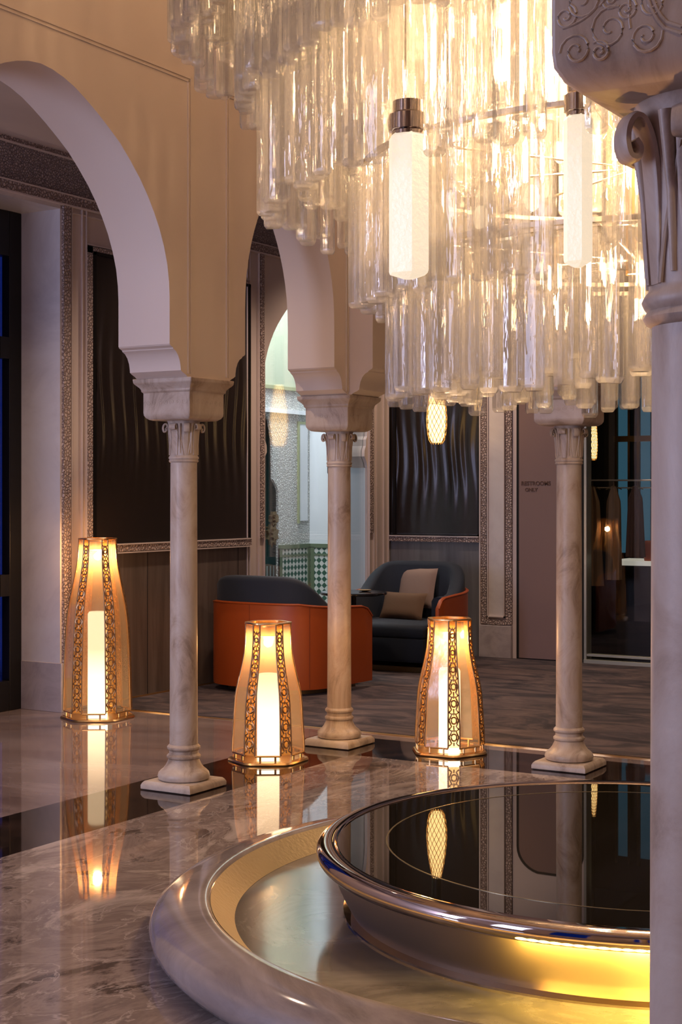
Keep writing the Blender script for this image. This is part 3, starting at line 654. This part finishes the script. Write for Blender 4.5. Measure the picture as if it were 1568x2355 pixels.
# ------------------------------------------------------------------ lanterns
def lantern(x, y, rz, prof, tube_r, tube_z, strip_n, label, pw):
    e = empty('lantern', (x, y, 0), label, 'lantern', None, rz)
    R0 = prof[0][0]; zt = prof[-1][1]; ga = radians(20.5)
    def rad(z):
        for (r0, z0), (r1, z1) in zip(prof, prof[1:]):
            if z <= z1: return r0+(r1-r0)*(z-z0)/(z1-z0)
        return prof[-1][0]
    hexp = lambda r, z: [(r*cos(radians(60*k+s*24)), r*sin(radians(60*k+s*24)), z) for k in range(6) for s in (-1, 1)]
    MB().loops([hexp(r, z) for r, z in ((R0+.012,0),(R0+.014,.004),(R0+.010,.010),(R0+.002,.012),(R0-.006,.013))]).build('base_plate', brass, e)
    b = MB()
    for r, z0, z1 in ((R0-.001, .013, .016), (R0-.004, .030, .038)):
        for k in range(6):
            a0, a1 = radians(60*k-ga*57.3), radians(60*k+ga*57.3)
            b.tube([(r*cos(a0), r*sin(a0), (z0+z1)/2), (r*cos(a1), r*sin(a1), (z0+z1)/2)], (z1-z0)/2, 6)
    for k in range(6):
        a = radians(60*k); t = a+pi/2
        for s in (-1, 1):
            cx_, cy_ = (R0-.012)*cos(a)+s*.028*cos(t), (R0-.012)*sin(a)+s*.028*sin(t)
            b.tube([(cx_, cy_, .013), (cx_, cy_, .034)], .004, 6)
    b.build('base_rail', brass, e)
    zs = [.036+(zt-.036)*i/26 for i in range(27)]
    for k in range(6):                     # glass panels
        a0, a1 = radians(60*k)-ga, radians(60*k)+ga; L = []
        for z in zs:
            r = rad(z); p0 = Vector((r*cos(a0), r*sin(a0), z)); p1 = Vector((r*cos(a1), r*sin(a1), z)); n = Vector((cos(radians(60*k)), sin(radians(60*k)), 0))*.003
            L.append([p0, p1, p1-n, p0-n])
        MB().loops(L).build('glass_panel', amber, e, smooth=40)
    for k in range(6):                     # pierced corner strips
        am = radians(60*k+30); hw = radians(9.5); b = MB()
        for s in (-1, 1):
            b.tube([(rad(z)*cos(am+s*hw), rad(z)*sin(am+s*hw), z) for z in zs], .0030, 6)
        L = []
        for z in zs:
            q_ = rad(z)*.97; L.append([(q_*cos(am-hw*1.05), q_*sin(am-hw*1.05), z), (q_*cos(am+hw*1.05), q_*sin(am+hw*1.05), z), ((q_-.003)*cos(am+hw*1.05), (q_-.003)*sin(am+hw*1.05), z), ((q_-.003)*cos(am-hw*1.05), (q_-.003)*sin(am-hw*1.05), z)])
        MB().loops(L).build('strip_glass', ambers, e, smooth=40)
        zz = .05; pitch = (zt-.07)/strip_n
        tv = Vector((-sin(am), cos(am), 0)); nv = Vector((cos(am), sin(am), 0))
        for i in range(strip_n):
            zc = .045+pitch*(i+.5); r = rad(zc)*cos(hw); wd = rad(zc)*sin(hw)*.86; c0 = nv*r
            dr = (rad(zc+.01)-rad(zc-.01))/.02
            q = min(pitch*.30, wd*.9)
            def pt(u, v): return c0+tv*u+nv*(dr*v)+Vector((0,0,zc+v))
            b.tube([pt(q*.62*cos(j*pi/5), q*.75*sin(j*pi/5)) for j in range(10)], .0034, 5, cyc=True)
            for s in (-1, 1):
                b.tube([pt(s*wd, pitch*.5), pt(s*wd*.45, pitch*.36), pt(s*wd*.98, 0), pt(s*wd*.45, -pitch*.36), pt(s*wd, -pitch*.5)], .0034, 5)
                b.tube([pt(0, s*pitch*.30), pt(0, s*pitch*.5)], .0026, 5)
            b.tube([pt(-wd*.5, pitch*.40), pt(wd*.5, pitch*.40)], .0022, 5)
        b.build('lace_strip', lacebrass, e, smooth=60)
    b = MB(); b.loops([hexp(rad(zt), zt-.004), hexp(rad(zt)+.004, zt), hexp(rad(zt)+.003, zt+.005), hexp(rad(zt)-.014, zt+.005), hexp(rad(zt)-.014, zt-.004), hexp(rad(zt), zt-.004)], cap0=False, cap1=False)
    b.build('top_rim', brass, e)
    MB().lathe([(.030,zt-.050),(.046,zt-.046),(.046,zt-.012),(.038,zt-.004),(.038,zt-.040),(.020,zt-.040)], 24, cap0=False, cap1=False).build('collar', mat('lit brass collar', (.9,.6,.28), .35, .6), e)
    MB().lathe([(tube_r,.016),(tube_r,tube_z-.01),(tube_r-.006,tube_z)], 32).build('lamp_tube', glow, e)
    MB().lathe([(tube_r*.93,tube_z),(tube_r*.93,zt-.046)], 24, cap0=False, cap1=False).build('chimney', glassy('clear chimney', (.97,.95,.92), 0, .04, .03, trl_col=(1,.75,.45)) if 'clear chimney' not in MATS else MATS['clear chimney'], e)
    light('lantern_bulb', 'POINT', (x, y, zt-.08), pw*.8, (1, .64, .32), radius=.02)
    return e
P_S = [(.138,.013),(.136,.08),(.131,.16),(.1285,.20),(.126,.235),(.120,.27),(.1115,.305),(.103,.34),(.0955,.375),(.090,.405),(.087,.44),(.0855,.47),(.0855,.515)]
P_T = [(.152,.013),(.150,.12),(.1475,.22),(.1435,.32),(.1395,.40),(.134,.46),(.126,.515),(.115,.57),(.102,.63),(.092,.68),(.0865,.72),(.084,.76),(.083,.80)]
face = radians(-90+YAW)         # direction from the far room back to the camera, in plan
lantern(-.05, -.435, face+radians(2), P_S, .042, .325, 7, 'glowing amber glass lantern in front of the orange chair, between two columns', 10)
lantern(.455, .075, face+radians(30+3), P_S, .042, .325, 7, 'glowing amber glass lantern right of the corner column, beyond the fountain', 10)
lantern(-1.30, .06, face+radians(2), P_T, .044, .475, 12, 'tallest glowing amber glass lantern, beside the white marble wall at left', 14)

# ------------------------------------------------------------------ tub chairs
def tub_path(a, b_, y_front, n=40, p=3.2):
    """U path from right arm front round the back to the left arm front; local facing +y"""
    P = []
    for i in range(n+1):
        th = -pi*i/n               # 0 (right) -> -pi (left), going through the back (-y)
        c, s_ = cos(th), sin(th)
        x = a*math.copysign(abs(c)**(2/p), c); y = b_*math.copysign(abs(s_)**(2/p), s_)
        P.append((x, y))
    out = [(a, y_front*(1-t/6)) for t in range(6)]+P+[(-a, y_front*t/6) for t in range(1, 7)]
    return out
def ribbon(b, path, th, z0, hf, inset=0):
    """thick wall following path, height hf(t), rounded top"""
    n = len(path); L = []
    for i, (x, y) in enumerate(path):
        x0, y0 = path[max(i-1, 0)]; x1, y1 = path[min(i+1, n-1)]
        t = Vector((x1-x0, y1-y0, 0)).normalized(); nv = Vector((-t.y, t.x, 0))   # towards outside?
        c = Vector((x, y, 0))
        if nv.dot(c) > 0: nv = -nv                                               # nv points inward
        o = c+nv*inset; zt = hf(i/(n-1)); e_ = th*.3
        L.append([o+Vector((0,0,z0)), o+Vector((0,0,zt-e_)), o+nv*e_*.4+Vector((0,0,zt-e_*.3)), o+nv*(th*.35)+Vector((0,0,zt)), o+nv*(th*.65)+Vector((0,0,zt)), o+nv*(th-e_*.4)+Vector((0,0,zt-e_*.3)), o+nv*th+Vector((0,0,zt-e_)), o+nv*th+Vector((0,0,z0))])
    b.loops(L)
def tub_chair(x, y, rz, a, bb, yf, label, lift=1.0):
    e = empty('tub_chair', (x, y, .006), label, 'chair', None, rz)
    path = tub_path(a, bb, yf)
    def hs(t):
        f = abs(2*t-1)                    # 1 at the arm fronts
        z = .455-.035*max(0, (f-.35)/.65)
        if f > .93: z -= .05*((f-.93)/.07)**2
        return z
    b = MB(); ribbon(b, path, .022, .030, hs); b.build('leather_shell', orange, e, smooth=50)
    b = MB(); L = []
    pts = [(x*1.0, y) for x, y in path]
    b.tube([(x*1.003, y*1.003, hs(i/(len(path)-1))-.006) for i, (x, y) in enumerate(path)], .004, 6); b.build('piping', orange, e)
    for i in (14, 26, 38):
        b = MB(); px_, py_ = path[i]; b.tube([(px_*1.001, py_*1.001, .035), (px_*1.001, py_*1.001, hs(i/(len(path)-1))-.012)], .0014, 5)
        b.build('seam', mat('dark stitching', (.18, .035, .008), .6) if 'dark stitching' not in MATS else MATS['dark stitching'], e)
    def hb(t):
        f = abs(2*t-1); return .42+(.165*lift)*(1-min(1, f/.85)**3.2)
    b = MB(); ribbon(b, path[3:-3], .085, .20, hb, .018); b.build('back_cushion', navy, e, smooth=60)
    sp = [(x*.72, y*.72) for x, y in path]+[(-a*.72, yf*1.02), (a*.72, yf*1.02)]
    L = []
    for k_, z in ((.96,.06),(1,.075),(1,.19)): L.append([(x*k_, y*k_, z) for x, y in sp])
    MB().loops(L).build('seat_base', navy, e, smooth=50)
    L = []
    for k_, z in ((.95,.192),(1,.205),(1.01,.24),(.99,.262),(.93,.272)): L.append([(x*k_, y*k_, z) for x, y in sp])
    MB().loops(L).build('seat_cushion', navy, e, smooth=60)
    L = []
    for z in (0, .030): L.append([(x*.80, y*.80, z) for x, y in path])
    MB().loops(L).build('plinth', darkbrass, e)
    return e
tub_chair(-1.13, 1.36, radians(-3), .345, .325, .27, 'tub chair with burnt orange leather back and navy cushion, its back to the lobby', 1.0)
tub_chair(-1.035, 2.42, pi+radians(2), .345, .330, .24, 'navy tub chair with orange leather sides, facing out with two pillows on it', 1.1)
def pillow(x, y, z, rx, rz, wd, ht, m, label):
    n = 14; fr, bk = [], []
    for s, arr in ((1, fr), (-1, bk)):
        for j in range(n+1):
            row = []
            for i in range(n+1):
                u, v = 2*i/n-1, 2*j/n-1
                pinch = 1-.06*(1-abs(u)**2)*abs(v)**3
                t = .030*((1-u**4)*(1-v**4))**.55*s
                row.append((u*wd*(1-.05*(1-v*v)), t, v*ht*(1-.05*(1-u*u))+ht))
            arr.append(row)
    b = MB(); b.loops(fr, closed=False); b.loops(bk, closed=False)
    o = b.build('pillow', m, smooth=80); o.location = (x*S, y*S, z*S); o.rotation_euler = (rx, 0, rz); tag(o, label, 'pillow')
pillow(-1.055, 2.60, .335, radians(-12), radians(-12), .140, .120, pillowm, 'beige linen pillow leaning at the back of the navy tub chair')
pillow(-1.08, 2.475, .278, radians(-22), radians(-6), .150, .082, pillowb, 'low brown pillow lying in front of the beige one on the navy chair')
# small round table
tb = empty('side_table', (-1.03, 1.86, .006), 'small round black side table between the two tub chairs', 'table')
MB().lathe([(.05,.448),(.175,.450),(.182,.455),(.182,.462),(.178,.466)], 48).build('table_top', mat('black gloss', (.01,.01,.012), .12), tb)
MB().lathe([(.014,.012),(.014,.45)], 20).build('stem', blackm, tb)
MB().lathe([(.10,.0),(.10,.006),(.03,.012)], 32).build('foot', blackm, tb)
ds = MB().lathe([(.012,0),(.030,.003),(.036,.008),(.033,.009),(.012,.004)], 28); tag(ds.build('dish', brass, loc=(-1.0, 1.93, .472)), 'small brass dish on the round black side table', 'dish')

# ------------------------------------------------------------------ pendants
def pendant(x, y, zb, h, r, label, ztop):
    e = empty('pendant_lamp', (x, y, zb), label, 'lamp')
    prof = [(.25,0),(.55,.0),(.78,.06),(.93,.18),(1,.32),(.98,.45),(.86,.65),(.68,.82),(.52,.94),(.45,1)]
    MB().lathe([(r*a*.86, .01+h*b_*.98) for a, b_ in prof], 20).build('lit_core', pendglow, e, smooth=60)
    b = MB(); nz, na = 15, 14
    for j in range(nz):
        z0, z1 = h*j/nz, h*(j+1)/nz
        def rr(z):
            u = z/h
            for (a0, u0), (a1, u1) in zip(prof[1:], prof[2:]):
                if u <= u1: return r*(a0+(a1-a0)*(u-u0)/max(u1-u0, 1e-6))
            return r*.45
        for i in range(na):
            a0 = 2*pi*(i+.5*(j % 2))/na; a1 = 2*pi*(i+.5*(j % 2)+.5)/na; a2 = 2*pi*(i+.5*(j % 2)-.5)/na
            for a_ in (a1, a2): b.tube([(rr(z0)*cos(a0), rr(z0)*sin(a0), z0), (rr(z1)*cos(a_), rr(z1)*sin(a_), z1)], .0016, 4)
    b.build('pierced_shade', brass, e, smooth=60)
    MB().lathe([(r*.50,h-.002),(r*.52,h+.01),(r*.48,h+.30),(r*.3,h+.31)], 24).build('cap', blackm, e)
    MB().lathe([(.004,h+.3),(.004,ztop-zb)], 8).build('rod', blackm, e)
pendant(-1.01, 2.80, 1.298, .40, .062, 'gold pierced teardrop pendant lamp hanging before the black panel', 2.86)
pendant(-.53, 4.10, 1.222, .30, .026, 'slim orange glowing pendant hanging inside the dark shop', 2.15)

# ------------------------------------------------------------------ chandelier
ch = empty('chandelier', (CX, CY, 1.213), 'huge tiered chandelier of clear crystal rods hanging above the fountain', 'chandelier')
Z0 = 1.213
def rod_bm(b, x, y, z0, h, r, ph, kind):
    n = 12
    def sec(z, k):
        if kind == 3: return [(x+r*k*(1.0 if i % 4 == 0 else (.80 if i % 2 else .62))*cos(ph+2*pi*i/n), y+r*k*(1.0 if i % 4 == 0 else (.80 if i % 2 else .62))*sin(ph+2*pi*i/n), z) for i in range(n)]
        return [(x+r*k*(1 if i % 2 == 0 else .87)*cos(ph+2*pi*i/n), y+r*k*(1 if i % 2 == 0 else .87)*sin(ph+2*pi*i/n), z) for i in range(n)]
    b.loops([sec(z0, .72), sec(z0+.006, .96), sec(z0+.012, 1), sec(z0+h, 1)])
tiers = [(.40, 1.72, .34, .062, .021), (.62, 1.74, .34, .062, .021), (.50, 2.0, .34, .062, .021), (.70, 2.02, .34, .062, .021),  # radius, bottom height, length, pitch, rod radius
    (.455, 1.222, .30, .056, .022), (.555, 1.213, .30, .052, .0225), (.50, 1.245, .28, .060, .020),
    (.63, 1.42, .30, .050, .023), (.58, 1.46, .26, .058, .021),
    (.84, 1.63, .36, .050, .024), (.76, 1.69, .32, .056, .022),
    (.90, 1.87, .34, .050, .024), (.82, 1.92, .32, .058, .022),
    (1.04, 2.00, .34, .053, .024), (.97, 2.04, .34, .06, .022), (1.0, 2.36, .34, .05, .024), (.9, 2.36, .34, .05, .024)]
camx, camy = 3.0853-CX, -5.1191-CY
rods = []
for ti, (R, zb, h, pitch, r) in enumerate(tiers):
    n = int(2*pi*R/pitch)
    for i in range(n):
        a = 2*pi*(i+random.uniform(-.12, .12))/n; x, y = (R+random.uniform(-.012, .012))*cos(a), (R+random.uniform(-.012, .012))*sin(a)
        dz = random.choice((0, 0, .012, -.010, .022))
        dx, dy = x-camx, y-camy; dep = -dx*sin(radians(YAW))+dy*cos(radians(YAW)); lat = dx*cos(radians(YAW))+dy*sin(radians(YAW))
        px_ = 784+3437*lat/dep; pt = 1137-3437*(zb-1)/dep
        vis = -40 < px_ < 1540 and pt > -60
        front = R > 0 and (x*camx+y*camy) > -.15*R
        score = (1 if vis else 0)*(2 if front else 1)/dep*(1.0 if ti in (5, 7, 9, 11, 13) else .6)
        rods.append((score, x, y, zb+dz-Z0, h, r*random.uniform(.9, 1.08), random.uniform(0, 2*pi), random.choice((3, 3, 6))))
# lit hexagonal tubes hanging among the rods
def at_px(px, R):
    best = None
    for i in range(720):
        a = pi*i/360; x, y = R*cos(a), R*sin(a); dx, dy = x-camx, y-camy
        dep = -dx*sin(radians(YAW))+dy*cos(radians(YAW)); lat = dx*cos(radians(YAW))+dy*sin(radians(YAW))
        if dep > 3.40: continue
        q = abs(784+3437*lat/dep-px)
        if best is None or q < best[0]: best = (q, x, y, dep)
    return best[1:]
lit = []
for px, R, yb, yt, hw in ((940, .70, 630, 318, 49), (1331, .66, 603, 275, 34)):
    x, y, dep = at_px(px, R); lit.append((x, y, 1+(1137-yb)*dep/3437, 1+(1137-yt)*dep/3437, hw*dep/3437))
for a, R, z0, z1 in ((2.6, .66, 1.40, 1.67), (.4, .66, 1.40, 1.67), (1.5, .66, 1.40, 1.67)):
    lit.append((R*cos(a), R*sin(a), z0, z1, .038))
for x, y, z0, z1, hw in lit:
    hx = lambda r, z, ph=.12: [(x+r*cos(ph+pi*i/3), y+r*sin(ph+pi*i/3), z-Z0) for i in range(6)]
    t = MB().loops([hx(hw*.25, z0-.010), hx(hw*.95, z0), hx(hw, z0+.006), hx(hw, z1), hx(hw*.7, z1+.01)]).build('lamp_tube', frost, ch, smooth=20)
    MB().lathe([(hw*.8,z1+.005-Z0),(hw*.8,z1+.012-Z0),(hw*.95,z1+.014-Z0),(hw*.95,z1+.045-Z0),(hw*.75,z1+.05-Z0),(hw*.75,z1+.072-Z0),(hw*.5,z1+.075-Z0)], 24, x, y).build('lamp_cap', chrome, t)
def clear_of_lit(q):
    return all(not ((q[1]-l[0])**2+(q[2]-l[1])**2 < (l[4]+.026)**2 and q[3]+Z0 < l[3]+.07 and q[3]+q[4]+Z0 > l[2]-.01) for l in lit)
def hides(q):   # leave the line of sight to the lit tubes open, as the rods are spaced round them
    for l in lit[:2]:
        ux, uy = l[0]-camx, l[1]-camy; d = math.hypot(ux, uy); ux /= d; uy /= d
        vx, vy = q[1]-camx, q[2]-camy; along = vx*ux+vy*uy; off = abs(vx*uy-vy*ux)
        if along < d and along > d-.25 and off < l[4]*.9 and q[3]+Z0 < l[3]+.05 and q[3]+q[4]+Z0 > l[2]: return True
    return False
rods = [q for q in rods if clear_of_lit(q) and not hides(q)]
rods.sort(key=lambda q: -q[0])
def ends(o):      # the sawn lower end of each rod is ground, not clear
    o.data.materials.append(cutend)
    for i, p in enumerate(o.data.polygons):
        k = i % 38
        if k < 24 or k == 36: p.material_index = 1
for q in rods[:100]:
    MB_ = MB(); rod_bm(MB_, 0, 0, 0, q[4], q[5], q[6], q[7]); ends(MB_.build('crystal_rod', crystal, ch, loc=(q[1], q[2], q[3]), smooth=30))
b = MB()
for q in rods[100:]: rod_bm(b, q[1], q[2], q[3], q[4], q[5], q[6], q[7])
ends(b.build('crystal_rod', crystal, ch, smooth=30, stuff=True))
for R, z in ((.555, 1.525), (.455, 1.535), (.63, 1.735), (.84, 2.00), (.90, 2.22), (1.04, 2.35)):
    MB().ring([(R-.010,z-Z0),(R+.004,z-Z0),(R+.004,z+.010-Z0),(R-.010,z+.010-Z0)], 96).build('frame_ring', palegold, ch)
for k in range(8):
    a = k*pi/4+.2
    for r0, z0_, r1, z1_, w_ in ((.03, 1.53, .55, 1.53, .006), (.03, 1.742, .63, 1.742, .006), (.03, 2.24, 1.02, 2.36, .008)):
        MB().tube([(r0*cos(a), r0*sin(a), z0_-Z0), (r1*cos(a), r1*sin(a), z1_-Z0)], w_*.5).build('frame_arm', palegold, ch)
MB().lathe([(.03,1.50-Z0),(.03,3.70-Z0),(.12,3.71-Z0),(.12,TOP-Z0)], 24).build('stem', brass, ch)
for R, z, n in ((.36, 1.60, 9), (.45, 1.85, 12), (.60, 2.12, 14)):
    for k in range(n):
        a = 2*pi*k/n+z
        t = MB().lathe([(.004,.0),(.014,.008),(.019,.025),(.015,.045),(.009,.055)], 12).build('bulb', bulbglow, ch, loc=(R*cos(a), R*sin(a), z-Z0))
